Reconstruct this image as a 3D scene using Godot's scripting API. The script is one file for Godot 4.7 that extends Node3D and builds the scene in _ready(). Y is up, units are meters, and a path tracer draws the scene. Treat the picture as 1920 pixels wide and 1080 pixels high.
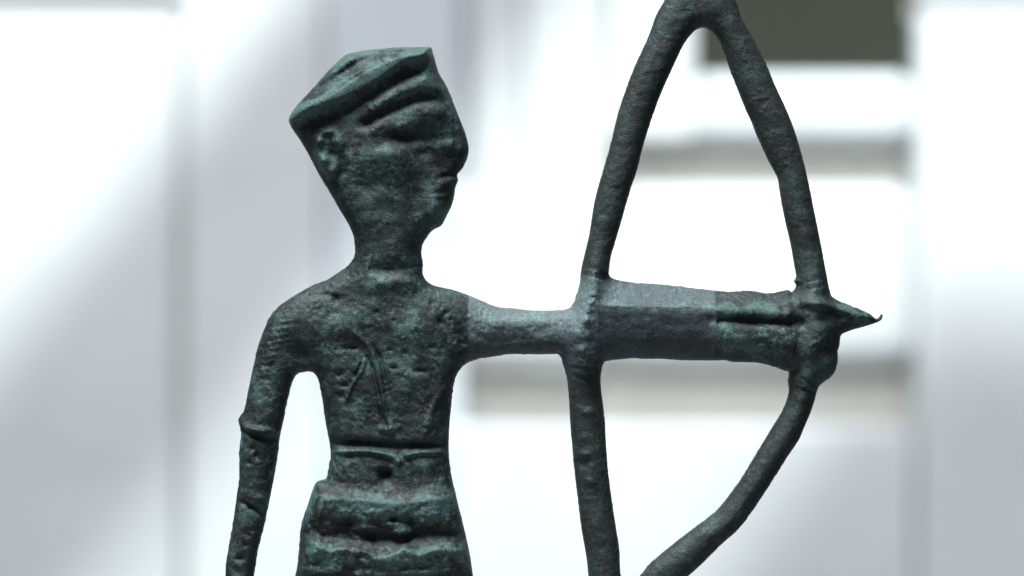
extends Node3D
# A small bronze archer in front of sunlit white display panels.
# Lengths of the cast figure are worked out in drawing units (1 unit = U metres); everything else is in metres.

const U := 0.15 / 1080.0          # metres in one drawing unit
const EYE := 1.25                 # height of the lens above the floor
const DIST := 0.7136              # lens to the middle plane of the figure
const CELL := 2.5                 # surface-net cell, drawing units
const X0 := 405.0
const Y0 := -95.0
const NX := 508
const NY := 762
const NZ := 64
const Z0 := -80.0
const REACH := 62.0

var W := 0
var dist := PackedFloat32Array()
var fr := PackedFloat32Array()
var fh := PackedFloat32Array()
var fc := PackedFloat32Array()
var fd := PackedFloat32Array()
var n_a := FastNoiseLite.new()
var n_b := FastNoiseLite.new()
var n_c := FastNoiseLite.new()
var n_d := FastNoiseLite.new()
var n_e := FastNoiseLite.new()

func _ready() -> void:
	view_and_light()
	setting()
	background()
	statuette()

# ------------------------------------------------------------------ camera, light

func view_and_light() -> void:
	var cam := Camera3D.new()
	cam.name = "camera"
	cam.fov = 12.0
	cam.near = 0.05
	cam.far = 60.0
	cam.position = Vector3(0, EYE, DIST)
	var at := CameraAttributesPhysical.new()
	at.frustum_focal_length = 12.0 / tan(deg_to_rad(6.0))
	at.frustum_near = 0.05
	at.frustum_far = 60.0
	at.frustum_focus_distance = DIST - 0.004
	at.exposure_aperture = 9.0
	cam.attributes = at
	add_child(cam)
	cam.current = true

	var we := WorldEnvironment.new()
	we.name = "environment"
	var e := Environment.new()
	e.background_mode = Environment.BG_COLOR
	e.background_color = Color(0.10, 0.108, 0.12).linear_to_srgb()
	e.tonemap_mode = Environment.TONE_MAPPER_LINEAR
	e.tonemap_exposure = 1.0
	e.sdfgi_enabled = true
	e.ssao_enabled = true
	e.ssil_enabled = true
	we.environment = e
	add_child(we)

	# added hard spotlight high in front of the panels, standing in for sunlight
	var s := SpotLight3D.new()
	s.name = "sun_spotlight"
	s.position = LAMP
	s.spot_range = 8.0
	s.spot_angle = 30.0
	s.spot_angle_attenuation = 0.3
	s.light_color = Color(0.94, 1.0, 1.0)
	s.light_energy = 13.0
	s.light_size = 0.075
	s.shadow_enabled = true
	add_child(s)
	s.look_at(Vector3(0, EYE - 0.02, BACK), Vector3(0, 0, -1))

	# soft light from above and in front of the figure
	var a := AreaLight3D.new()
	a.name = "ceiling_softlight"
	a.area_size = Vector2(0.55, 0.4)
	a.light_color = Color(0.95, 1.0, 1.0)
	a.light_energy = 3.3
	a.area_range = 8.0
	a.shadow_enabled = true
	a.position = Vector3(-0.3, EYE + 1.15, 0.42)
	add_child(a)
	a.look_at(Vector3(0, EYE, 0), Vector3.UP)

	# added fill light without a fixture, brightens the shade on the panels
	var h := AreaLight3D.new()
	h.name = "panel_fill_light"
	h.area_size = Vector2(2.6, 0.7)
	h.light_color = Color(0.975, 0.97, 1.0)
	h.light_energy = 2.45
	h.area_range = 8.0
	h.shadow_enabled = true
	h.position = Vector3(0.0, EYE + 1.25, BACK + 1.5)
	add_child(h)
	h.look_at(Vector3(0, EYE, BACK), Vector3.UP)

const BACK := -2.3
const LAMP := Vector3(0.15, EYE + 2.3, BACK + 1.35)

# ------------------------------------------------------------------ small helpers

func tag(o: Node, label: String, category: String, group := "", kind := "") -> void:
	if label != "":
		o.set_meta("label", label)
	if category != "":
		o.set_meta("category", category)
	if group != "":
		o.set_meta("group", group)
	if kind != "":
		o.set_meta("kind", kind)

func root(called: String, at: Vector3) -> Node3D:
	var o := Node3D.new()
	o.name = called
	o.position = at
	add_child(o, true)
	return o

func part(called: String, m: Mesh, mat: Material, parent: Node, at := Vector3.ZERO, turn := Vector3.ZERO) -> MeshInstance3D:
	var o := MeshInstance3D.new()
	o.name = called
	o.mesh = m
	o.material_override = mat
	o.position = at
	o.rotation_degrees = turn
	parent.add_child(o, true)
	return o

# a box with chamfered edges, centred on the origin
func slab(size: Vector3, b := 0.003) -> ArrayMesh:
	var st := SurfaceTool.new()
	st.begin(Mesh.PRIMITIVE_TRIANGLES)
	st.set_smooth_group(-1)
	var h := size * 0.5
	b = minf(b, minf(h.x, minf(h.y, h.z)) * 0.9)
	var v := func(ax: int, sx: float, sy: float, sz: float) -> Vector3:
		var p := Vector3(sx * (h.x - b), sy * (h.y - b), sz * (h.z - b))
		p[ax] = [sx, sy, sz][ax] * h[ax]
		return p
	var quad := func(p: Vector3, q: Vector3, r: Vector3, s: Vector3) -> void:
		var n := (q - p).cross(s - p)
		var out := p + q + r + s
		var l := [p, q, r, p, r, s] if n.dot(out) < 0.0 else [p, r, q, p, s, r]
		for x in l:
			st.add_vertex(x)
	for ax in 3:
		var i := (ax + 1) % 3
		var j := (ax + 2) % 3
		for s in [-1.0, 1.0]:
			var c := []
			for t in [[-1.0, -1.0], [1.0, -1.0], [1.0, 1.0], [-1.0, 1.0]]:
				var w := [0.0, 0.0, 0.0]
				w[ax] = s
				w[i] = t[0]
				w[j] = t[1]
				c.append(v.call(ax, w[0], w[1], w[2]))
			quad.call(c[0], c[1], c[2], c[3])
	for ax in 3:      # edges along ax
		var i := (ax + 1) % 3
		var j := (ax + 2) % 3
		for s in [-1.0, 1.0]:
			for t in [-1.0, 1.0]:
				var lo := [0.0, 0.0, 0.0]
				lo[ax] = -1.0
				lo[i] = s
				lo[j] = t
				var hi := lo.duplicate()
				hi[ax] = 1.0
				quad.call(v.call(i, lo[0], lo[1], lo[2]), v.call(i, hi[0], hi[1], hi[2]), v.call(j, hi[0], hi[1], hi[2]), v.call(j, lo[0], lo[1], lo[2]))
	for s in [-1.0, 1.0]:
		for t in [-1.0, 1.0]:
			for r in [-1.0, 1.0]:
				var p: Vector3 = v.call(0, s, t, r)
				var q: Vector3 = v.call(1, s, t, r)
				var o: Vector3 = v.call(2, s, t, r)
				var l := [p, q, o] if (q - p).cross(o - p).dot(p + q + o) < 0.0 else [p, o, q]
				for x in l:
					st.add_vertex(x)
	st.generate_normals()
	return st.commit()

func noise_tex(sd: int, freq: float, size: int, lo: Color, hi: Color, octaves := 4) -> NoiseTexture2D:
	var n := FastNoiseLite.new()
	n.seed = sd
	n.frequency = freq
	n.fractal_octaves = octaves
	var t := NoiseTexture2D.new()
	t.width = size
	t.height = size
	t.seamless = true
	t.noise = n
	var g := Gradient.new()
	g.set_color(0, lo)
	g.set_color(1, hi)
	t.color_ramp = g
	return t

func paint(c: Color, rough: float, sd: int) -> StandardMaterial3D:
	var m := StandardMaterial3D.new()
	m.albedo_color = c.linear_to_srgb()
	m.roughness = rough
	m.albedo_texture = noise_tex(sd, 0.006, 256, Color(0.95, 0.95, 0.95), Color(1, 1, 1))
	m.uv1_triplanar = true
	m.uv1_scale = Vector3(1.7, 1.7, 1.7)
	return m

# ------------------------------------------------------------------ floor and pedestal (both below the picture)

func setting() -> void:
	var f := part("floor", slab(Vector3(9, 0.1, 8), 0.001), paint(Color(0.30, 0.30, 0.29), 0.6, 3), self, Vector3(0, -0.05, -0.5))
	f.set_meta("kind", "structure")

# ------------------------------------------------------------------ panels behind

const BU := U * (DIST - BACK) / DIST      # metres in one drawing unit at the panels

func bx(p: float) -> float:
	return (p - 960.0) * BU

func by(p: float) -> float:
	return EYE + (540.0 - p) * BU

# a board from l to r and from t to b, its face at depth BACK + dz
func board(called: String, l: float, t: float, r: float, b: float, dz: float, thick: float, mat: Material, parent: Node, yaw := 0.0, bev := 0.004) -> MeshInstance3D:
	var lo := Vector2(bx(l), by(b))
	var hi := Vector2(bx(r), by(t))
	var o := part(called, slab(Vector3(hi.x - lo.x, hi.y - lo.y, thick), bev), mat, parent)
	o.position = Vector3((lo.x + hi.x) * 0.5, (lo.y + hi.y) * 0.5, BACK + dz - thick * 0.5) - (parent as Node3D).position
	o.rotation_degrees.y = yaw
	return o

func background() -> void:
	var white := paint(Color(0.80, 0.81, 0.82), 0.55, 11)
	var cool := paint(Color(0.74, 0.77, 0.80), 0.55, 12)
	var taupe := paint(Color(0.70, 0.665, 0.62), 0.7, 13)
	var olive := paint(Color(0.040, 0.0405, 0.030), 0.85, 14)
	olive.metallic_specular = 0.2
	var fl := 540.0 + EYE / BU           # the floor line
	# carcass behind everything
	var w := board("back_wall", -4200, -1300, 6000, fl, -0.16, 0.08, cool, self)
	tag(w, "plain pale wall behind the white boards, seen only in their joints", "wall")
	# left panel with a joint above it
	var a := root("white_partition", Vector3(bx(-100), 0, BACK))
	tag(a, "large white partition at the far left with a thin joint along its top", "partition", "white panels behind the statuette")
	board("panel_face", -2600, 30, 331, fl, 0.0, 0.03, white, a, 0.0, 0.012)
	board("header_board", -2600, -1200, 331, -12, -0.004, 0.03, white, a, 0.0, 0.004)
	board("joint_strip", -2600, -20, 340, 40, -0.03, 0.02, taupe, a)
	var b := root("shaded_partition", Vector3(bx(480), 0, BACK))
	tag(b, "pale partition behind the lowered arm, crossed by a wide diagonal shadow", "partition", "white panels behind the statuette")
	board("panel_face", 345, -1200, 606, fl, -0.006, 0.03, white, b)
	board("joint_strip", 325, -1200, 350, fl, -0.03, 0.02, taupe, b)
	# upright boards in the middle
	var c := root("board_wall", Vector3(bx(860), 0, BACK))
	tag(c, "white upright boards between the head and the bowstring", "board wall", "white panels behind the statuette")
	board("board", 610, -1200, 866, fl, -0.012, 0.024, cool, c, 0.6)
	board("board", 884, -1200, 978, 690, -0.012, 0.024, white, c, -1.5)
	board("board", 982, -1200, 1128, 690, -0.010, 0.024, white, c, 1.0)
	board("joint_strip", 860, -1200, 890, 690, -0.05, 0.02, cool, c)
	board("joint_strip", 1120, -1200, 1152, 400, -0.05, 0.02, taupe, c)
	# cabinet with long horizontal slots
	var d := root("slotted_cabinet", Vector3(bx(1430), 0, BACK))
	tag(d, "white cabinet with long horizontal slots behind the bow", "cabinet")
	board("jamb", 1148, -1200, 1300, 260, 0.0, 0.06, white, d)
	board("front_board", 1300, 142, 1716, 262, 0.0, 0.06, white, d, 0.0, 0.014)
	board("front_board", 1152, 352, 1716, 682, 0.0, 0.06, white, d, 0.0, 0.018)
	board("front_board", 846, 352, 1150, 682, 0.0, 0.06, white, d, 0.0, 0.018)
	board("front_board", 846, 803, 1716, fl, 0.0, 0.06, white, d, 0.0, 0.006)
	board("slot_back", 836, 230, 1720, 830, -0.065, 0.02, taupe, d)
	var k := board("dark_screen", 1286, -1200, 1716, 170, -0.03, 0.03, olive, d)
	k.set_meta("label", "dark olive screen at the top of the cabinet")
	# right post
	var p := root("white_post", Vector3(bx(1900), 0, BACK))
	tag(p, "broad white post at the far right, lit above and shaded below", "post", "white panels behind the statuette")
	board("post_face", 1722, 22, 3600, fl, 0.012, 0.09, white, p, 0.0, 0.006)
	board("joint_strip", 1716, -30, 3600, 40, -0.03, 0.03, taupe, p)
	board("header_board", 1716, -1200, 3600, -12, 0.004, 0.05, cool, p)
	# unseen beams, added and sized to cast the shade on the panels
	beam("shade_beam", [Vector2(-60, 1071), Vector2(1180, -507)], 370.0, white, "unseen pale beam added to cast the wide diagonal shadow on the panels")
	beam("shade_beam", [Vector2(1740, 830), Vector2(1380, 1390)], 290.0, white, "short unseen pale beam added to shade the lower right of the cabinet", 0.0)
	beam("shade_beam", [Vector2(1700, 1000), Vector2(2700, 1015)], 600.0, white, "level unseen pale beam added to shade the lower part of the post", 0.0)

# a straight beam whose shadow runs along the line l on the panels
func beam(called: String, l: Array, wide: float, mat: Material, label: String, extra := 0.6) -> void:
	var t := 0.42
	var p := Vector3(bx(l[0].x), by(l[0].y), BACK).lerp(LAMP, t)
	var q := Vector3(bx(l[1].x), by(l[1].y), BACK).lerp(LAMP, t)
	var along := (q - p).normalized()
	var face := Vector3(0, 0, 1)
	var side := face.cross(along).normalized()
	face = along.cross(side)
	var o := MeshInstance3D.new()
	o.name = called
	o.mesh = slab(Vector3(p.distance_to(q) + extra, wide * BU * (1.0 - t), 0.04), 0.004)
	o.material_override = mat
	o.transform = Transform3D(Basis(along, side, face), (p + q) * 0.5)
	add_child(o, true)
	tag(o, label, "beam")

# ------------------------------------------------------------------ the cast figure

func pts(a: Array) -> PackedVector2Array:
	var o := PackedVector2Array()
	for i in range(0, a.size(), 2):
		o.append(Vector2(a[i], a[i + 1]))
	return o

func curve(a: PackedVector2Array, closed: bool, n: int) -> PackedVector2Array:
	var o := PackedVector2Array()
	var m := a.size()
	for i in (m if closed else m - 1):
		var p1 := a[i]
		var p2 := a[(i + 1) % m]
		var p0 := a[(i - 1 + m) % m] if closed or i > 0 else p1
		var p3 := a[(i + 2) % m] if closed or i < m - 2 else p2
		var l := p1.distance_to(p2)
		# keep tangents no longer than the chord, so that corners do not overshoot
		var t1 := (p2 - p0) * 0.5
		var t2 := (p3 - p1) * 0.5
		t1 = t1.limit_length(l)
		t2 = t2.limit_length(l)
		for k in n:
			var t := float(k) / n
			var t_2 := t * t
			var t_3 := t_2 * t
			o.append(p1 * (2 * t_3 - 3 * t_2 + 1) + t1 * (t_3 - 2 * t_2 + t) + p2 * (3 * t_2 - 2 * t_3) + t2 * (t_3 - t_2))
	if not closed:
		o.append(a[m - 1])
	return o

func outlines() -> Array:
	var cap_and_face := [542, 224, 552, 204, 573, 181, 589, 164, 611, 138, 638, 112, 653, 101, 689, 94.5, 722, 91, 744, 89, 778, 89, 808, 89,
		811, 97, 815, 110, 822, 135.5, 835.5, 158, 847, 184.5, 858, 213, 869, 240, 875.5, 260, 879, 278, 876, 297, 867, 316, 857, 328, 859, 338, 853.5, 353,
		851, 371, 845.5, 389, 835.5, 409, 827.5, 423, 811, 432, 799, 447, 792, 460, 790, 473, 793, 493, 792, 507, 795, 519.5, 806, 532]
	var arm_top := [824, 538.5, 848, 543, 877, 553, 902, 563, 920, 571, 940, 576.5, 969, 579, 996, 582, 1040, 582, 1066, 578.5, 1075.5, 567, 1082, 549, 1087, 529]
	var string_outer := [1089, 509, 1094, 484, 1105, 438, 1115, 375, 1130, 322, 1144, 273, 1152.5, 237, 1160, 207, 1172, 172, 1185, 136, 1195.5, 112.5, 1209, 83, 1219, 59, 1228, 33, 1235.5, 18, 1246, 0, 1262, -38, 1290, -66, 1322, -72, 1355, -48]
	var limb_outer := [1379, 0, 1388, 27, 1401.5, 53, 1415, 77, 1435.5, 118.5, 1453, 161, 1475, 208, 1493, 256, 1511, 322, 1526, 395, 1540, 465, 1548.5, 511, 1554, 539.5, 1559, 555]
	var tip := [1576, 565.5, 1604.5, 577, 1630.5, 588, 1642, 597.5, 1648.5, 594.5, 1651.5, 588.5, 1654.5, 590, 1653.5, 598, 1646, 604, 1625, 611, 1594, 620, 1577, 628, 1574.5, 641, 1571, 656, 1569.5, 682, 1560.5, 703, 1545, 716]
	var limb_low := [1534, 726, 1523, 763, 1498, 823, 1475, 858, 1448, 901, 1417, 948, 1385.5, 990.5, 1350.5, 1022, 1315.5, 1057, 1298, 1073, 1262, 1103, 1222, 1134, 1180, 1160, 1145, 1163, 1120, 1130]
	var string_low := [1104, 1082, 1099.5, 1045, 1090, 990.5, 1082, 924.5, 1076.5, 878, 1072.5, 835, 1068.5, 784.5, 1066.5, 745.5, 1062, 704, 1055.5, 684, 1051, 669, 1044, 664]
	var arm_low := [996, 664.5, 955.5, 664, 929, 668, 907, 671, 881, 678, 863.5, 691, 855.5, 705, 850.5, 720]
	var side_right := [847, 753, 843, 795, 841.5, 841, 845, 883, 854, 925, 868, 981.5, 880, 1034, 887, 1080, 897, 1150, 905, 1230, 908, 1300, 890, 1318]
	var legs := [850, 1325, 838, 1400, 842, 1480, 832, 1570, 822, 1640, 846, 1690, 850, 1730, 800, 1744, 752, 1738, 750, 1690, 752, 1620, 744, 1540, 742, 1450, 738, 1370, 726, 1345,
		712, 1370, 706, 1450, 698, 1540, 694, 1620, 696, 1690, 694, 1738, 650, 1746, 600, 1732, 606, 1690, 630, 1640, 622, 1570, 612, 1480, 614, 1400, 604, 1325]
	var side_left := [560, 1318, 546, 1290, 546, 1200, 549, 1130, 553.5, 1080, 557, 1064, 562, 1017, 565.5, 981, 576, 950, 586.5, 918, 594, 903, 611, 897, 615, 883, 620, 853, 616.5, 823, 611, 795, 604, 746, 597, 712, 588.5, 699, 573, 697, 556, 702, 548, 717]
	var arm_inner := [539, 753, 532, 788, 525.5, 816, 521, 855, 514, 897, 505.5, 939, 497, 981.5, 486, 1024, 477.5, 1073, 470, 1130, 470, 1180, 482, 1220, 478, 1270, 456, 1292, 430, 1280, 420, 1230, 420, 1160]
	var arm_outer := [423, 1080, 425, 1052, 432, 1010, 439, 971, 444.5, 929, 449, 897, 449, 841, 452.5, 812, 447.5, 787, 458, 770, 465, 735, 472, 701, 477, 680.5, 482, 657, 488, 636, 495, 618, 505.5, 595, 518.5, 579, 537, 563.5, 562.5, 548, 586, 535, 612, 525, 633, 512, 653, 498]
	var nape := [662, 486, 666, 471, 663, 444, 653, 420, 635.5, 391, 615.5, 355.5, 600, 331, 576, 285, 558, 256, 545.5, 237]
	var hole_up := [1143, 518, 1142.5, 502, 1146, 478, 1150.5, 463, 1165, 415, 1180.5, 360, 1195.5, 315, 1204.5, 278.5, 1219, 231, 1237, 181, 1263.5, 121.5, 1284, 80, 1302, 58.5, 1317, 52, 1329, 56, 1344, 71, 1355.5, 95, 1364, 118.5, 1376, 151, 1397, 204, 1410, 232, 1422, 262, 1442, 305, 1457, 332, 1461, 356, 1467.5, 395, 1482, 458, 1489.5, 501, 1492.5, 520, 1488, 528, 1493, 536, 1485, 547.5,
		1477, 543.5, 1459, 547, 1438.5, 550.5, 1407, 545, 1366, 547, 1329.5, 543.5, 1272.5, 537, 1240, 533, 1200, 531, 1175, 528, 1159, 525.5]
	var hole_low := [1138, 677, 1173, 673, 1189, 671.5, 1204, 673, 1240, 673, 1278, 675.5, 1342.5, 676, 1361, 675.5, 1369, 678.5, 1418, 680, 1446, 686, 1470, 695, 1478.5, 697, 1477, 712, 1478.5, 735, 1467, 769, 1442, 810, 1413, 858, 1389.5, 897, 1358, 940, 1339, 961, 1292, 996.5, 1245.5, 1033, 1214.5, 1060.5, 1201, 1078, 1188, 1088, 1172, 1086, 1163.5, 1076, 1161, 1029.5, 1154, 983, 1146.5, 932, 1140.5, 885.5, 1136.5, 835, 1134, 788, 1129, 745.5, 1126, 716, 1128, 694, 1132, 681]
	return [pts(cap_and_face + arm_top + string_outer + limb_outer + tip + limb_low + string_low + arm_low + side_right + legs + side_left + arm_inner + arm_outer + nape), pts(hole_up), pts(hole_low)]

func at_node(i: int, j: int) -> int:
	return j * W + i

func shape_fields() -> void:
	W = NX + 1
	var total := W * (NY + 1)
	for arr: PackedFloat32Array in [dist, fr, fh, fc, fd]:
		arr.resize(total)
	dist.resize(total); fr.resize(total); fh.resize(total); fc.resize(total); fd.resize(total)
	dist.fill(1e6)
	var rows := []
	for j in NY + 1:
		rows.append(PackedFloat32Array())
	for loop: PackedVector2Array in outlines():
		var c := curve(loop, true, 3)
		var m := c.size()
		for s in m:
			var a := c[s]
			var b := c[(s + 1) % m]
			var ab := b - a
			var ll := maxf(ab.length_squared(), 1e-6)
			var i0 := maxi(0, int((minf(a.x, b.x) - REACH - X0) / CELL))
			var i1 := mini(NX, int((maxf(a.x, b.x) + REACH - X0) / CELL) + 1)
			var j0 := maxi(0, int((minf(a.y, b.y) - REACH - Y0) / CELL))
			var j1 := mini(NY, int((maxf(a.y, b.y) + REACH - Y0) / CELL) + 1)
			for j in range(j0, j1 + 1):
				var py := Y0 + j * CELL - a.y
				var o := j * W
				for i in range(i0, i1 + 1):
					var px := X0 + i * CELL - a.x
					var t := clampf((px * ab.x + py * ab.y) / ll, 0.0, 1.0)
					var ex := px - ab.x * t
					var ey := py - ab.y * t
					var q := ex * ex + ey * ey
					if q < dist[o + i]:
						dist[o + i] = q
			# crossings of the grid rows
			var lo := minf(a.y, b.y)
			var hi := maxf(a.y, b.y)
			for j in range(maxi(0, ceili((lo - Y0) / CELL)), mini(NY, floori((hi - Y0) / CELL)) + 1):
				var y := Y0 + j * CELL
				if (a.y <= y) != (b.y <= y):
					var r: PackedFloat32Array = rows[j]
					r.append(a.x + (y - a.y) / (b.y - a.y) * ab.x)
					rows[j] = r
	for j in NY + 1:
		var r: PackedFloat32Array = rows[j]
		r.sort()
		var k := 0
		for i in NX + 1:
			var x := X0 + i * CELL
			while k < r.size() and r[k] < x:
				k += 1
			var q := minf(sqrt(dist[j * W + i]), REACH)
			dist[j * W + i] = q if k % 2 == 1 else -q

# x, y, how far the rounding of the edge reaches, half thickness, how far forward
const FORM := [
	[600, 180, 28, 56, 0], [640, 140, 28, 58, 0], [700, 120, 28, 60, 0], [700, 170, 40, 64, 0], [780, 110, 24, 56, 0], [800, 200, 44, 58, 0], [850, 270, 26, 34, 0], [860, 300, 22, 26, 0], [700, 270, 52, 66, 0], [600, 280, 32, 48, 0], [820, 380, 34, 44, 0], [720, 390, 50, 58, 0],
	[730, 460, 54, 52, 0], [720, 505, 56, 50, 0], [640, 530, 44, 38, 0], [820, 570, 50, 44, 0], [560, 590, 48, 42, 0], [700, 600, 58, 48, 0], [780, 640, 58, 50, 0], [620, 650, 50, 44, 0],
	[730, 720, 58, 52, 0], [640, 760, 46, 44, 0], [810, 780, 46, 46, 0], [730, 800, 58, 46, 0], [730, 870, 58, 46, 0], [650, 870, 44, 42, 0], [810, 870, 44, 42, 0],
	[730, 950, 60, 56, 0], [620, 960, 46, 54, 0], [830, 960, 46, 54, 0], [720, 1060, 60, 60, 0], [610, 1060, 46, 56, 0], [840, 1060, 46, 56, 0], [720, 1200, 60, 64, 0], [720, 1300, 60, 64, 0],
	[520, 650, 36, 36, 0], [505, 720, 33, 34, 2], [488, 800, 34, 34, 4], [482, 870, 33, 33, 5], [472, 950, 29, 30, 6], [455, 1040, 26, 27, 6], [445, 1130, 24, 26, 6], [450, 1230, 27, 22, 6],
	[900, 620, 50, 40, 0], [960, 622, 40, 36, 0], [1030, 622, 38, 35, 0], [1090, 610, 40, 40, 2], [1180, 600, 54, 40, 0], [1280, 605, 58, 40, 0], [1400, 612, 58, 42, 0], [1480, 620, 50, 44, 2],
	[1530, 620, 44, 44, 3], [1555, 680, 34, 34, 2], [1590, 595, 24, 26, 0], [1630, 599, 9, 11, 0], [1650, 597, 3, 4, 0],
	[1118, 470, 25, 27, 3], [1140, 380, 28, 28, 3], [1170, 280, 29, 29, 3], [1200, 180, 30, 29, 3], [1250, 80, 30, 30, 3], [1310, 10, 38, 33, 3], [1310, -40, 30, 30, 3],
	[1375, 60, 31, 31, 3], [1410, 140, 33, 32, 3], [1440, 220, 33, 32, 3], [1480, 310, 32, 31, 3], [1500, 400, 29, 30, 3], [1518, 490, 26, 29, 3],
	[1095, 740, 30, 30, 3], [1105, 860, 31, 30, 3], [1120, 980, 32, 30, 3], [1135, 1070, 30, 29, 3], [1150, 1125, 27, 27, 3],
	[1505, 735, 26, 29, 3], [1480, 800, 29, 30, 3], [1430, 880, 30, 30, 3], [1370, 970, 31, 30, 3], [1300, 1030, 31, 30, 3], [1230, 1090, 29, 29, 3],
	[660, 1450, 42, 40, 0], [660, 1600, 32, 34, 0], [650, 1710, 24, 60, 16], [790, 1450, 42, 40, 0], [790, 1600, 32, 34, 0], [800, 1710, 24, 60, 16],
]

func form_fields() -> void:
	# blended on a coarse lattice, then read between its points
	var step := 5
	var cw := NX / step + 2
	var ch := NY / step + 2
	var lat := []
	for j in ch:
		for i in cw:
			var x := X0 + i * step * CELL
			var y := Y0 + j * step * CELL
			var ni := mini(i * step, NX)
			var nj := mini(j * step, NY)
			if dist[nj * W + ni] < -40.0:
				lat.append(Vector3(30, 30, 0))
				continue
			var sw := 0.0
			var s := Vector3.ZERO
			for f in FORM:
				var dx: float = f[0] - x
				var dy: float = f[1] - y
				var q := dx * dx + dy * dy + 60.0
				var w := 1.0 / (q * q)
				sw += w
				s += Vector3(f[2], f[3], f[4]) * w
			lat.append(s / sw)
	for j in NY + 1:
		for i in NX + 1:
			var o := j * W + i
			if dist[o] < -9.0:
				continue
			var gx := float(i) / step
			var gy := float(j) / step
			var ii := int(gx)
			var jj := int(gy)
			var tx := gx - ii
			var ty := gy - jj
			var b := jj * cw + ii
			var v: Vector3 = (lat[b] as Vector3).lerp(lat[b + 1], tx).lerp((lat[b + cw] as Vector3).lerp(lat[b + cw + 1], tx), ty)
			fr[o] = v.x
			fh[o] = v.y
			fc[o] = v.z

# a raised (or, with a < 0, cut) line of width s along p; taper fades its ends
func ridge(p: Array, s: float, a: float, taper := true) -> void:
	var c := curve(pts(p), false, 4)
	var m := c.size()
	var box := Rect2(c[0], Vector2.ZERO)
	for q in c:
		box = box.expand(q)
	box = box.grow(s * 3.0)
	for j in range(maxi(0, int((box.position.y - Y0) / CELL)), mini(NY, int((box.end.y - Y0) / CELL)) + 1):
		for i in range(maxi(0, int((box.position.x - X0) / CELL)), mini(NX, int((box.end.x - X0) / CELL)) + 1):
			var o := j * W + i
			if dist[o] < -9.0:
				continue
			var p0 := Vector2(X0 + i * CELL, Y0 + j * CELL)
			var best := 1e9
			var along := 0.0
			for k in m - 1:
				var q := Geometry2D.get_closest_point_to_segment(p0, c[k], c[k + 1])
				var e := q.distance_squared_to(p0)
				if e < best:
					best = e
					along = (k + 0.5) / (m - 1)
			if best < s * s * 9.0:
				var f := exp(-best / (s * s))
				if taper:
					f *= smoothstep(0.0, 0.18, along) * smoothstep(0.0, 0.18, 1.0 - along) * 0.75 + 0.25
				fd[o] += 1.45 * a * f

# a bump or a hollow
func dent(x: float, y: float, rx: float, ry: float, a: float, turn := 0.0) -> void:
	var g := maxf(rx, ry) * 2.6
	var cs := cos(deg_to_rad(turn))
	var sn := sin(deg_to_rad(turn))
	for j in range(maxi(0, int((y - g - Y0) / CELL)), mini(NY, int((y + g - Y0) / CELL)) + 1):
		for i in range(maxi(0, int((x - g - X0) / CELL)), mini(NX, int((x + g - X0) / CELL)) + 1):
			var dx := X0 + i * CELL - x
			var dy := Y0 + j * CELL - y
			var wob := 1.0 + 0.4 * n_b.get_noise_2d(X0 + i * CELL + 300.0, Y0 + j * CELL) * float(rx < 11.5)
			dx *= wob
			dy *= wob
			var u := (dx * cs + dy * sn) / rx
			var v := (-dx * sn + dy * cs) / ry
			fd[j * W + i] += 1.45 * a * exp(-(u * u + v * v))

# height of the polyline p at x
func line_y(p: Array, x: float) -> float:
	for i in range(0, p.size() - 2, 2):
		if x <= p[i + 2]:
			return lerpf(p[i + 1], p[i + 3], clampf((x - p[i]) / (p[i + 2] - p[i]), 0.0, 1.0))
	return p[p.size() - 1]

const BRIM := [535, 228, 560, 220, 600, 210, 640, 192, 675, 173, 720, 150, 755, 128, 795, 112, 825, 104]
const BELT_TOP := [600, 838, 700, 836, 760, 842, 860, 842]
const KILT_TOP := [560, 900, 620, 908, 700, 918, 760, 920, 860, 912]

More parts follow.
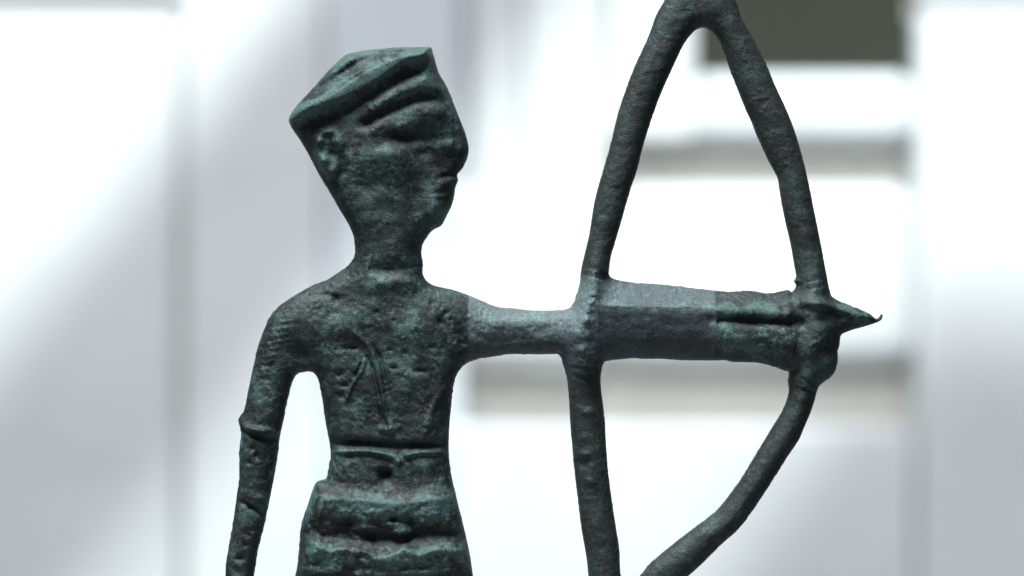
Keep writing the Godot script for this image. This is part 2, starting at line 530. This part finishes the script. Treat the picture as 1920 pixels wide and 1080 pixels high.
func relief() -> void:
	# the uneven hand-made surface, and the steps of cap and belt
	for j in NY + 1:
		var y := Y0 + j * CELL
		for i in NX + 1:
			var o := j * W + i
			if dist[o] < -9.0:
				continue
			var x := X0 + i * CELL
			fd[o] += (1.3 + 4.0 * smoothstep(935.0, 960.0, y) * float(x < 910.0 and x > 530.0)) * n_a.get_noise_2d(x * 1.7, y * 2.4 + 77.0)
			if x > 1110.0 and x < 1500.0 and y > 510.0 and y < 700.0:
				var crest := lerpf(572.0, 580.0, (x - 1120.0) / 380.0)
				var w := smoothstep(1112.0, 1150.0, x) * smoothstep(1500.0, 1470.0, x)
				fd[o] += w * (13.0 - 0.85 * (crest - y) if y < crest else 13.0 - 0.16 * (y - crest))
			if y < 240.0 and x < 830.0:
				fd[o] += 9.0 * smoothstep(9.0, -14.0, y - line_y(BRIM, x))
			if y > 820.0 and y < 1320.0 and x > 540.0 and x < 910.0:
				fd[o] -= 5.0 * smoothstep(-8.0, 4.0, y - line_y(BELT_TOP, x)) * smoothstep(60.0, 20.0, y - line_y(BELT_TOP, x))
	ridge([545, 221, 600, 204, 640, 186, 674, 166, 715, 143, 750, 123, 797, 106], 14, 10, false)
	ridge([556, 236, 620, 222, 680, 194, 740, 158, 800, 132], 10, -4)
	ridge([575, 190, 600, 170, 642, 143, 680, 119, 725, 101], 9, -8)
	ridge([560, 205, 620, 180, 660, 150, 700, 128], 5, 3)
	ridge([690, 218, 733, 190, 770, 172, 810, 164, 836, 172], 14, 6)
	dent(790, 150, 36, 13, 4, -12)
	dent(690, 236, 12, 9, -5)
	ridge([680, 239, 700, 230, 733, 209, 767, 194, 800, 187, 829, 192, 842, 204], 11, -6.5)
	ridge([695, 254, 722, 234, 755, 224, 789, 211, 820, 216], 12, 3)
	dent(764, 262, 28, 13, -9, -10)
	dent(752, 240, 24, 8, 4, -16)
	dent(740, 292, 40, 12, 3)
	ridge([800, 279, 830, 274, 856, 270], 11, 3.5)
	dent(835, 250, 16, 30, 3, 20)
	dent(792, 290, 12, 8, -4)
	dent(862, 292, 14, 16, 4)
	ridge([862, 327, 845, 330, 826, 334], 5, -4)
	ridge([862, 341, 842, 344, 828, 346], 7, 2.5)
	ridge([856, 357, 838, 362, 820, 366], 6, -2)
	ridge([812, 372, 832, 369, 850, 372], 5, 2)
	dent(775, 312, 54, 34, 8)
	dent(818, 392, 26, 22, 4)
	dent(720, 395, 40, 40, -4)
	dent(690, 350, 26, 18, -4)
	ridge([642, 274, 630, 253, 608, 254, 598, 280, 606, 312, 622, 326, 634, 318], 9, 6, false)
	dent(618, 290, 24, 36, 6)
	dent(624, 290, 8, 12, -5)
	dent(606, 268, 8, 7, 4)
	dent(632, 268, 9, 6, 3)
	dent(611, 304, 9, 10, 6)
	dent(642, 322, 10, 16, -5)
	ridge([570, 262, 590, 300, 616, 345, 650, 405], 6, -4)
	# neck and chest
	ridge([686, 500, 735, 512, 787, 502], 14, -4)
	ridge([700, 534, 750, 524, 790, 526], 14, 4)
	ridge([560, 560, 610, 553, 645, 560], 5, -3)
	for q in [[631, 563, 7, 6, -7], [665, 651, 11, 6, -9], [826, 603, 8, 8, -8], [811, 570, 6, 7, -6], [838, 586, 5, 5, -6], [846, 600, 4, 4, -5], [742, 600, 5, 3, -4], [709, 585, 4, 4, -4], [637, 700, 9, 6, -7], [648, 722, 9, 7, -7], [668, 702, 6, 6, -5], [741, 688, 7, 4, -7], [733, 655, 5, 3, -5], [790, 694, 16, 4, -5], [812, 650, 12, 5, -4], [866, 640, 9, 22, -7], [850, 560, 5, 5, -4], [640, 740, 8, 8, -5]]:
		dent(q[0], q[1], q[2] * 0.9, q[3], q[4] * 0.6)
	ridge([668, 624, 692, 646, 703, 668, 713, 695, 717, 725, 724, 765, 736, 800], 5, 3.2, false)
	ridge([690, 668, 700, 690, 706, 715, 714, 745, 716, 770, 726, 800], 3.4, -4, false)
	ridge([704, 650, 715, 672, 722, 705, 730, 740], 4, -4)
	ridge([688, 670, 678, 696, 664, 716, 650, 752], 4, 5)
	ridge([682, 674, 672, 700, 657, 722], 3, -5)
	dent(730, 802, 16, 5, 5)
	ridge([842, 720, 815, 760, 798, 806], 7, 3)
	ridge([760, 690, 790, 720, 800, 760], 10, 2.5)
	dent(780, 610, 60, 40, 5)
	dent(640, 610, 40, 30, 4)
	dent(570, 668, 26, 22, -9)
	dent(590, 610, 26, 22, 3)
	# belt, navel, kilt
	ridge([612, 830, 680, 830, 740, 834, 850, 834], 8, -8, false)
	ridge([622, 845, 690, 842, 735, 850, 750, 862], 6, 7, false)
	ridge([764, 850, 790, 845, 844, 846], 5, 7, false)
	dent(750, 850, 5, 8, -4, 30)
	dent(725, 890, 12, 14, -13)
	dent(690, 878, 40, 14, -3)
	dent(800, 880, 40, 14, -3)
	ridge([838, 892, 850, 888], 5, 5)
	ridge([600, 868, 700, 872, 800, 872, 860, 870], 20, 6, false)
	ridge([572, 944, 640, 948, 700, 954, 750, 957, 800, 950, 876, 950], 25, 9, false)
	ridge([588, 926, 640, 929, 700, 935, 750, 939, 800, 931, 868, 932], 9, 5, false)
	ridge([568, 998, 640, 998, 690, 1004, 745, 1008, 800, 1002, 882, 998], 11, -4.5, false)
	ridge([560, 1028, 600, 1030, 628, 1042, 660, 1036, 690, 1046, 730, 1054, 762, 1038, 788, 1046, 820, 1038, 860, 1040, 890, 1032], 20, 9, false)
	ridge([570, 1010, 600, 1014, 628, 1027, 660, 1020, 690, 1031, 730, 1039, 762, 1023, 788, 1034, 820, 1023, 860, 1026, 886, 1016], 8, 6, false)
	ridge([560, 1064, 640, 1066, 720, 1072, 800, 1066, 890, 1064], 6, 3)
	ridge([556, 1086, 640, 1088, 700, 1094, 760, 1090, 900, 1086], 9, -7, false)
	ridge([550, 1124, 640, 1130, 720, 1136, 800, 1130, 900, 1126], 22, 12, false)
	ridge([548, 1200, 720, 1210, 910, 1202], 22, 10, false)
	ridge([605, 925, 604, 955, 600, 985], 5, 4)
	ridge([596, 1020, 588, 1050, 584, 1078], 5, 4)
	for q in [[752, 992, 16, 8, 6], [690, 985, 18, 8, 4], [650, 975, 14, 8, -4], [740, 968, 9, 5, -6], [775, 972, 10, 5, -5], [735, 978, 7, 5, 5], [765, 1048, 14, 7, 5], [700, 1056, 12, 6, -5], [805, 985, 20, 7, -4], [620, 1046, 14, 8, -4]]:
		dent(q[0], q[1], q[2], q[3], q[4])
	# lowered arm: armlet, rings, dents
	ridge([442, 786, 458, 796, 481, 803, 505, 806, 532, 814], 4.5, 8, false)
	ridge([452, 803, 480, 815, 520, 826], 6, -4)
	for y in [604, 617, 630, 643, 655, 668, 680, 692, 704, 716, 728, 742]:
		ridge([560 - (y - 600) * 0.62, y - 4.0, 500 - (y - 600) * 0.2 + 20.0, y, 470 - (y - 600) * 0.05, y + 3.0], 2.6, 1.0, false)
	ridge([448, 938, 470, 945, 490, 960, 506, 962], 5, -6)
	ridge([446, 918, 470, 924, 508, 940], 5, 2)
	for q in [[476, 838, 6, 5, -4], [483, 852, 5, 7, -4], [470, 865, 5, 4, -3], [466, 1000, 8, 8, -3], [462, 1020, 6, 5, -4], [452, 1045, 8, 5, -4], [470, 950, 5, 4, -4]]:
		dent(q[0], q[1], q[2], q[3], q[4])
	# outstretched arm
	dent(960, 655, 14, 6, -5)
	ridge([900, 596, 940, 602, 980, 600, 1040, 596], 14, 4)
	ridge([890, 625, 930, 640, 980, 632], 7, -2.5)
	# string lying across the fist
	ridge([1116, 500, 1104, 550, 1094, 600, 1093, 650, 1094, 710], 25, 15)
	for q in [[1086, 560, 9, 7, 4], [1100, 600, 12, 7, 4], [1108, 590, 5, 14, -3], [1080, 625, 10, 12, 4], [1106, 640, 12, 8, -3], [1085, 655, 12, 7, 3], [1110, 665, 10, 6, 3], [1104, 772, 10, 8, 3], [1090, 868, 10, 10, -4], [1094, 850, 12, 6, 3], [1104, 900, 10, 8, 3]]:
		dent(q[0], q[1], q[2], q[3], q[4])
	# arrow over the hand
	ridge([1330, 598, 1400, 602, 1500, 606], 9, -9)
	ridge([1340, 640, 1420, 644, 1500, 650], 22, 6)
	for q in [[1390, 556, 20, 7, 3], [1440, 560, 16, 8, -4], [1470, 556, 14, 9, 5], [1500, 556, 14, 8, 4], [1465, 580, 9, 8, -4], [1540, 565, 14, 8, 3], [1420, 640, 14, 6, -3], [1372, 664, 16, 5, -3], [1450, 665, 14, 6, -3]]:
		dent(q[0], q[1], q[2], q[3], q[4])
	# the bow crossing the arrow
	ridge([1520, 520, 1528, 570, 1528, 620, 1518, 670, 1504, 740], 24, 9)
	ridge([1478, 566, 1520, 568, 1560, 574, 1600, 585, 1644, 598], 9, 8)
	dent(1552, 685, 16, 22, 7)
	dent(1540, 600, 16, 10, -4)
	dent(1535, 650, 8, 10, -3)

# distance of a point to a polyline
func away(x: float, y: float, p: Array) -> float:
	var best := 1e9
	for i in range(0, p.size() - 2, 2):
		var q := Geometry2D.get_closest_point_to_segment(Vector2(x, y), Vector2(p[i], p[i + 1]), Vector2(p[i + 2], p[i + 3]))
		best = minf(best, q.distance_squared_to(Vector2(x, y)))
	return sqrt(best)

const STRING := [1310, -60, 1250, 70, 1185, 230, 1140, 380, 1118, 480, 1104, 550, 1092, 610, 1094, 720, 1106, 860, 1128, 1010, 1140, 1090, 1150, 1150]
const LIMB := [1320, -40, 1375, 60, 1440, 215, 1500, 400, 1524, 520, 1530, 600, 1520, 670, 1500, 750, 1440, 865, 1370, 970, 1270, 1060, 1180, 1125]

enum {FIGURE, CAP, BELT, KILT, ARMLET, BOW, BOWSTRING, ARROW, ARROWHEAD}

func part_at(x: float, y: float) -> int:
	if x > 1052.0:
		if x > 1566.0 and y < 634.0:
			return ARROWHEAD
		if away(x, y, STRING) < 39.0 and not (x > 1330.0 or (y < 20.0 and x > 1316.0)) and y < 1100.0:
			return BOWSTRING
		if (y < 542.0 or y > 690.0 or x > 1486.0) and x > 1140.0:
			return BOW
		if x > 1120.0 and y < 604.0:
			return ARROW
		return FIGURE
	if y < 240.0 and y < line_y(BRIM, x) + 2.0:
		return CAP
	if x < 540.0:
		return ARMLET if absf(y - line_y([440, 788, 458, 798, 481, 804, 505, 808, 540, 816], x)) < 9.0 and y > 770.0 and y < 840.0 else FIGURE
	if x < 915.0 and y > 834.0 and y < 1322.0:
		if y > line_y(KILT_TOP, x):
			return KILT
		if y > line_y(BELT_TOP, x) - 2.0:
			return BELT
	return FIGURE

# base colour of the corroded bronze at a point (linear)
func patina(p: Vector3, relief_up: float, kind: int) -> Color:
	var dark := Color(0.022, 0.030, 0.031)
	var green := Color(0.049, 0.084, 0.080)
	var teal := Color(0.125, 0.235, 0.218)
	var brown := Color(0.056, 0.052, 0.053)
	var a := n_a.get_noise_3dv(p)            # large patches
	var b := n_b.get_noise_3dv(p)            # middle
	var c := n_c.get_noise_3dv(p)            # grain
	var t := clampf(0.55 + 1.3 * a + 0.8 * b, 0.0, 1.0)
	var col := dark.lerp(green, t)
	col = col.lerp(brown, 0.75 * smoothstep(0.10, 0.5, n_d.get_noise_3dv(p) + 0.35 * b))
	var te := smoothstep(0.1, 0.7, 0.045 * relief_up + 0.5 * b + 0.8 * a + 0.25 * c)
	if kind == BOW or kind == BOWSTRING:
		te *= 0.35
		col = col.lerp(Color(0.050, 0.055, 0.055), 0.6)
	elif kind == CAP:
		te = clampf(te * 1.3 + 0.22 + 0.5 * a, 0.0, 1.0)
	elif kind == KILT:
		col = col.lerp(Color(0.052, 0.046, 0.052), 0.35)
	col = col.lerp(teal, 0.75 * te)
	col = col.lerp(Color(0.20, 0.30, 0.27), 0.22 * smoothstep(0.35, 0.75, 1.1 * c + 0.45 * b) * (0.4 if kind == BOW or kind == BOWSTRING else 1.0))
	# pale glass reflection painted into the colour, shoulder to middle of the arrow
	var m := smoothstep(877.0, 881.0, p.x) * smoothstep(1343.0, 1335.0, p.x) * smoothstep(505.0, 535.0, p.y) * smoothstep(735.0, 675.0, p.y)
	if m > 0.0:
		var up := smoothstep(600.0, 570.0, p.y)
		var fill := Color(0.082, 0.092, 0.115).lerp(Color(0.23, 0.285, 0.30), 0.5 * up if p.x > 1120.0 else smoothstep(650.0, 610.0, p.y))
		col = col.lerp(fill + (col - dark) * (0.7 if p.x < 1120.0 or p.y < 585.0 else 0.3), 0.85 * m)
	return col * (1.0 + 0.42 * c)

func statuette() -> void:
	var t0 := Time.get_ticks_msec()
	for s in [[n_a, 5, 0.011, 3], [n_b, 7, 0.042, 3], [n_c, 9, 0.16, 2], [n_d, 21, 0.017, 3], [n_e, 33, 0.085, 4]]:
		s[0].seed = s[1]
		s[0].noise_type = FastNoiseLite.TYPE_SIMPLEX
		s[0].frequency = s[2]
		s[0].fractal_type = FastNoiseLite.FRACTAL_FBM
		s[0].fractal_octaves = s[3]
	shape_fields()
	form_fields()
	relief()
	print("fields ", Time.get_ticks_msec() - t0)

	var pos := PackedVector3Array()        # drawing units
	var up := PackedFloat32Array()
	var quads := PackedInt32Array()
	var nzz := NZ + 1
	var row := W * nzz
	var f0 := PackedFloat32Array(); f0.resize(row); f0.fill(5.0)
	var f1 := f0.duplicate()
	var idx0 := PackedInt32Array(); idx0.resize(row); idx0.fill(-1)
	var idx1 := idx0.duplicate()
	var lo0 := PackedInt32Array(); lo0.resize(W); lo0.fill(NZ)
	var hi0 := PackedInt32Array(); hi0.resize(W); hi0.fill(-1)
	var lo1 := lo0.duplicate()
	var hi1 := hi0.duplicate()
	for j in NY + 1:
		# the next row of the field
		f1.fill(5.0)
		for i in NX + 1:
			lo1[i] = NZ
			hi1[i] = -1
			var o := j * W + i
			var d := dist[o]
			if d < -7.5:
				continue
			var r := maxf(fr[o], 2.5)
			var h := fh[o]
			var cz := fc[o]
			var bump := fd[o]
			var u := maxf(0.0, (r - d) / r)
			var u2 := u * u
			var w := sqrt(maxf(0.0, 1.0 - u2))
			bump *= w if w < 1.0 else 1.0
			var hf := maxf(h + bump, 3.0)
			var hb := maxf(h + (bump if j < 235 else bump * 0.4), 3.0)
			var zf := cz + hf * w
			var zb := cz - hb * w
			var ka := maxi(1, int((zb - 8.0 - Z0) / CELL))
			var kb := mini(NZ - 1, int((zf + 8.0 - Z0) / CELL) + 1)
			lo1[i] = ka - 1
			hi1[i] = kb + 1
			var x := X0 + i * CELL
			var y := Y0 + j * CELL
			var base := i * nzz
			var smooth := smoothstep(1120.0, 1135.0, x) * smoothstep(1345.0, 1335.0, x) * smoothstep(572.0, 584.0, y) * smoothstep(690.0, 684.0, y)
			var coarse := clampf(0.45 + 1.7 * n_a.get_noise_2d(x * 1.2 + 900.0, y * 1.5), 0.0, 1.0)
			var amp := (0.6 + 1.7 * coarse) * (1.0 - 0.75 * smooth) * (0.6 if (x < 890.0 and y < 480.0) or (x > 1050.0 and (y < 530.0 or y > 700.0)) else 1.0)
			for k in range(ka, kb + 1):
				var z := Z0 + k * CELL
				if u < 0.8 and z < zf - 8.0 and z > zb + 8.0:
					f1[base + k] = -5.0
					continue
				var hh := hf if z > cz else hb
				var v := (z - cz) / hh
				var f := (sqrt(u2 + v * v) - 1.0) * minf(hh, r + 6.0)
				if f > -7.0 and f < 7.0:
					f += amp * n_e.get_noise_3d(x, y, z)
				f1[base + k] = f
		if j > 0:
			idx1.fill(-1)
			for i in NX:
				var ka := mini(mini(lo0[i], lo0[i + 1]), mini(lo1[i], lo1[i + 1]))
				var kb := mini(NZ - 1, maxi(maxi(hi0[i], hi0[i + 1]), maxi(hi1[i], hi1[i + 1])))
				if kb < ka:
					continue
				var ba := i * nzz
				var bb := ba + nzz
				for k in range(ka, kb + 1):
					var a0 := f0[ba + k]
					var a1 := f0[bb + k]
					var a2 := f1[ba + k]
					var a3 := f1[bb + k]
					var a4 := f0[ba + k + 1]
					var a5 := f0[bb + k + 1]
					var a6 := f1[ba + k + 1]
					var a7 := f1[bb + k + 1]
					var neg := int(a0 < 0.0) + int(a1 < 0.0) + int(a2 < 0.0) + int(a3 < 0.0) + int(a4 < 0.0) + int(a5 < 0.0) + int(a6 < 0.0) + int(a7 < 0.0)
					if neg == 0 or neg == 8:
						continue
					var s := Vector3.ZERO
					var n := 0
					# edges along x, y, z
					if (a0 < 0.0) != (a1 < 0.0): s += Vector3(a0 / (a0 - a1), 0, 0); n += 1
					if (a2 < 0.0) != (a3 < 0.0): s += Vector3(a2 / (a2 - a3), 1, 0); n += 1
					if (a4 < 0.0) != (a5 < 0.0): s += Vector3(a4 / (a4 - a5), 0, 1); n += 1
					if (a6 < 0.0) != (a7 < 0.0): s += Vector3(a6 / (a6 - a7), 1, 1); n += 1
					if (a0 < 0.0) != (a2 < 0.0): s += Vector3(0, a0 / (a0 - a2), 0); n += 1
					if (a1 < 0.0) != (a3 < 0.0): s += Vector3(1, a1 / (a1 - a3), 0); n += 1
					if (a4 < 0.0) != (a6 < 0.0): s += Vector3(0, a4 / (a4 - a6), 1); n += 1
					if (a5 < 0.0) != (a7 < 0.0): s += Vector3(1, a5 / (a5 - a7), 1); n += 1
					if (a0 < 0.0) != (a4 < 0.0): s += Vector3(0, 0, a0 / (a0 - a4)); n += 1
					if (a1 < 0.0) != (a5 < 0.0): s += Vector3(1, 0, a1 / (a1 - a5)); n += 1
					if (a2 < 0.0) != (a6 < 0.0): s += Vector3(0, 1, a2 / (a2 - a6)); n += 1
					if (a3 < 0.0) != (a7 < 0.0): s += Vector3(1, 1, a3 / (a3 - a7)); n += 1
					s /= n
					var me := pos.size()
					idx1[ba + k] = me
					pos.append(Vector3(X0 + (i + s.x) * CELL, Y0 + (j - 1 + s.y) * CELL, Z0 + (k + s.z) * CELL))
					up.append(fd[(j - 1) * W + i])
					# quads round the three edges that start at this cell's first corner
					if i > 0 and k > 0 and (a0 < 0.0) != (a2 < 0.0):       # edge along y
						var p := idx1[ba - nzz + k]
						var q := idx1[ba - nzz + k - 1]
						var r2 := idx1[ba + k - 1]
						if p >= 0 and q >= 0 and r2 >= 0:
							quads.append_array([me, p, q, r2] if a0 < 0.0 else [me, r2, q, p])
					if j > 1 and k > 0 and (a0 < 0.0) != (a1 < 0.0):       # edge along x
						var p := idx0[ba + k]
						var q := idx0[ba + k - 1]
						var r2 := idx1[ba + k - 1]
						if p >= 0 and q >= 0 and r2 >= 0:
							quads.append_array([me, r2, q, p] if a0 < 0.0 else [me, p, q, r2])
					if j > 1 and i > 0 and (a0 < 0.0) != (a4 < 0.0):       # edge along z
						var p := idx1[ba - nzz + k]
						var q := idx0[ba - nzz + k]
						var r2 := idx0[ba + k]
						if p >= 0 and q >= 0 and r2 >= 0:
							quads.append_array([me, r2, q, p] if a0 < 0.0 else [me, p, q, r2])
		var ft := f0; f0 = f1; f1 = ft
		var it := idx0; idx0 = idx1; idx1 = it
		var lt := lo0; lo0 = lo1; lo1 = lt
		var ht := hi0; hi0 = hi1; hi1 = ht
	print("net ", Time.get_ticks_msec() - t0, " vertices ", pos.size(), " quads ", quads.size() / 4)

	# to metres (y up), normals from the faces, one mesh per part that shares them along the joins
	var foot := Vector3(725.0, 1745.0, 0.0)
	var nv := pos.size()
	var nor := PackedVector3Array()
	nor.resize(nv)
	var world := PackedVector3Array()
	world.resize(nv)
	for v in nv:
		var q := pos[v] - foot
		world[v] = Vector3(q.x, -q.y, q.z) * U
	var sign_sum := 0.0
	for q in range(0, quads.size(), 4):
		var a := quads[q]
		var b := quads[q + 1]
		var c := quads[q + 2]
		var d := quads[q + 3]
		var n := (world[d] - world[b]).cross(world[c] - world[a])
		n = n.normalized()
		nor[a] += n
		nor[b] += n
		nor[c] += n
		nor[d] += n
		sign_sum += n.z * pos[a].z
	var flip := sign_sum < 0.0
	print("flip ", flip)
	var kinds := PackedByteArray()
	kinds.resize(nv)
	var cols := PackedColorArray()
	cols.resize(nv)
	for v in nv:
		var p := pos[v]
		var kd := part_at(p.x, p.y)
		kinds[v] = kd
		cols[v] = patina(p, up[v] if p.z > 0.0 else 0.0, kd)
		nor[v] = (-nor[v] if flip else nor[v]).normalized()
	var names := ["figure", "cap", "belt", "kilt", "armlet", "bow", "bowstring", "arrow", "arrowhead"]
	var tris := []
	for k in names.size():
		tris.append(PackedInt32Array())
	for q in range(0, quads.size(), 4):
		var a := quads[q]
		var b := quads[q + 1]
		var c := quads[q + 2]
		var d := quads[q + 3]
		var l := [a, b, c, a, c, d] if not flip else [a, c, b, a, d, c]
		tris[kinds[a]].append_array(PackedInt32Array(l))
	var bronze := StandardMaterial3D.new()
	bronze.vertex_color_use_as_albedo = true
	bronze.roughness = 0.6
	bronze.metallic = 0.0
	bronze.metallic_specular = 0.5
	bronze.uv1_triplanar = true
	bronze.uv1_scale = Vector3.ONE * 26.0
	bronze.albedo_texture = noise_tex(41, 0.09, 1024, Color(0.62, 0.62, 0.62), Color(1, 1, 1), 3)
	var nm := noise_tex(43, 0.07, 1024, Color.BLACK, Color.WHITE, 4)
	nm.color_ramp = null
	nm.as_normal_map = true
	nm.bump_strength = 6.0
	bronze.normal_enabled = true
	bronze.normal_texture = nm
	bronze.normal_scale = 0.6
	var o := root("archer_statuette", Vector3((foot.x - 960.0) * U, EYE + (540.0 - foot.y) * U, 0))
	tag(o, "green-black bronze statuette of an archer in profile holding a drawn bow", "statuette")
	var made := {}
	for k in names.size():
		var remap := PackedInt32Array()
		remap.resize(nv)
		remap.fill(-1)
		var vp := PackedVector3Array()
		var vn := PackedVector3Array()
		var vc := PackedColorArray()
		var ix := PackedInt32Array()
		for t in tris[k]:
			if remap[t] < 0:
				remap[t] = vp.size()
				vp.append(world[t])
				vn.append(nor[t])
				vc.append(cols[t])
			ix.append(remap[t])
		var arr := []
		arr.resize(Mesh.ARRAY_MAX)
		arr[Mesh.ARRAY_VERTEX] = vp
		arr[Mesh.ARRAY_NORMAL] = vn
		arr[Mesh.ARRAY_COLOR] = vc
		arr[Mesh.ARRAY_INDEX] = ix
		var m := ArrayMesh.new()
		m.add_surface_from_arrays(Mesh.PRIMITIVE_TRIANGLES, arr)
		var under: Node = o
		if k == BOWSTRING:
			under = made[BOW]
		elif k == ARROWHEAD:
			under = made[ARROW]
		elif k == CAP or k == BELT or k == KILT or k == ARMLET:
			under = made[FIGURE]
		made[k] = part(names[k], m, bronze, under)
	print("done ", Time.get_ticks_msec() - t0)

	# the block it stands on, below the picture
	var top := EYE + (540.0 - foot.y) * U
	var b := root("display_block", Vector3((foot.x - 960.0) * U, 0, 0))
	tag(b, "pale grey display block under the feet of the bronze archer", "pedestal")
	part("block", slab(Vector3(0.26, top - 0.002, 0.2), 0.004), paint(Color(0.45, 0.45, 0.44), 0.6, 51), b, Vector3(0, (top - 0.002) * 0.5, 0))
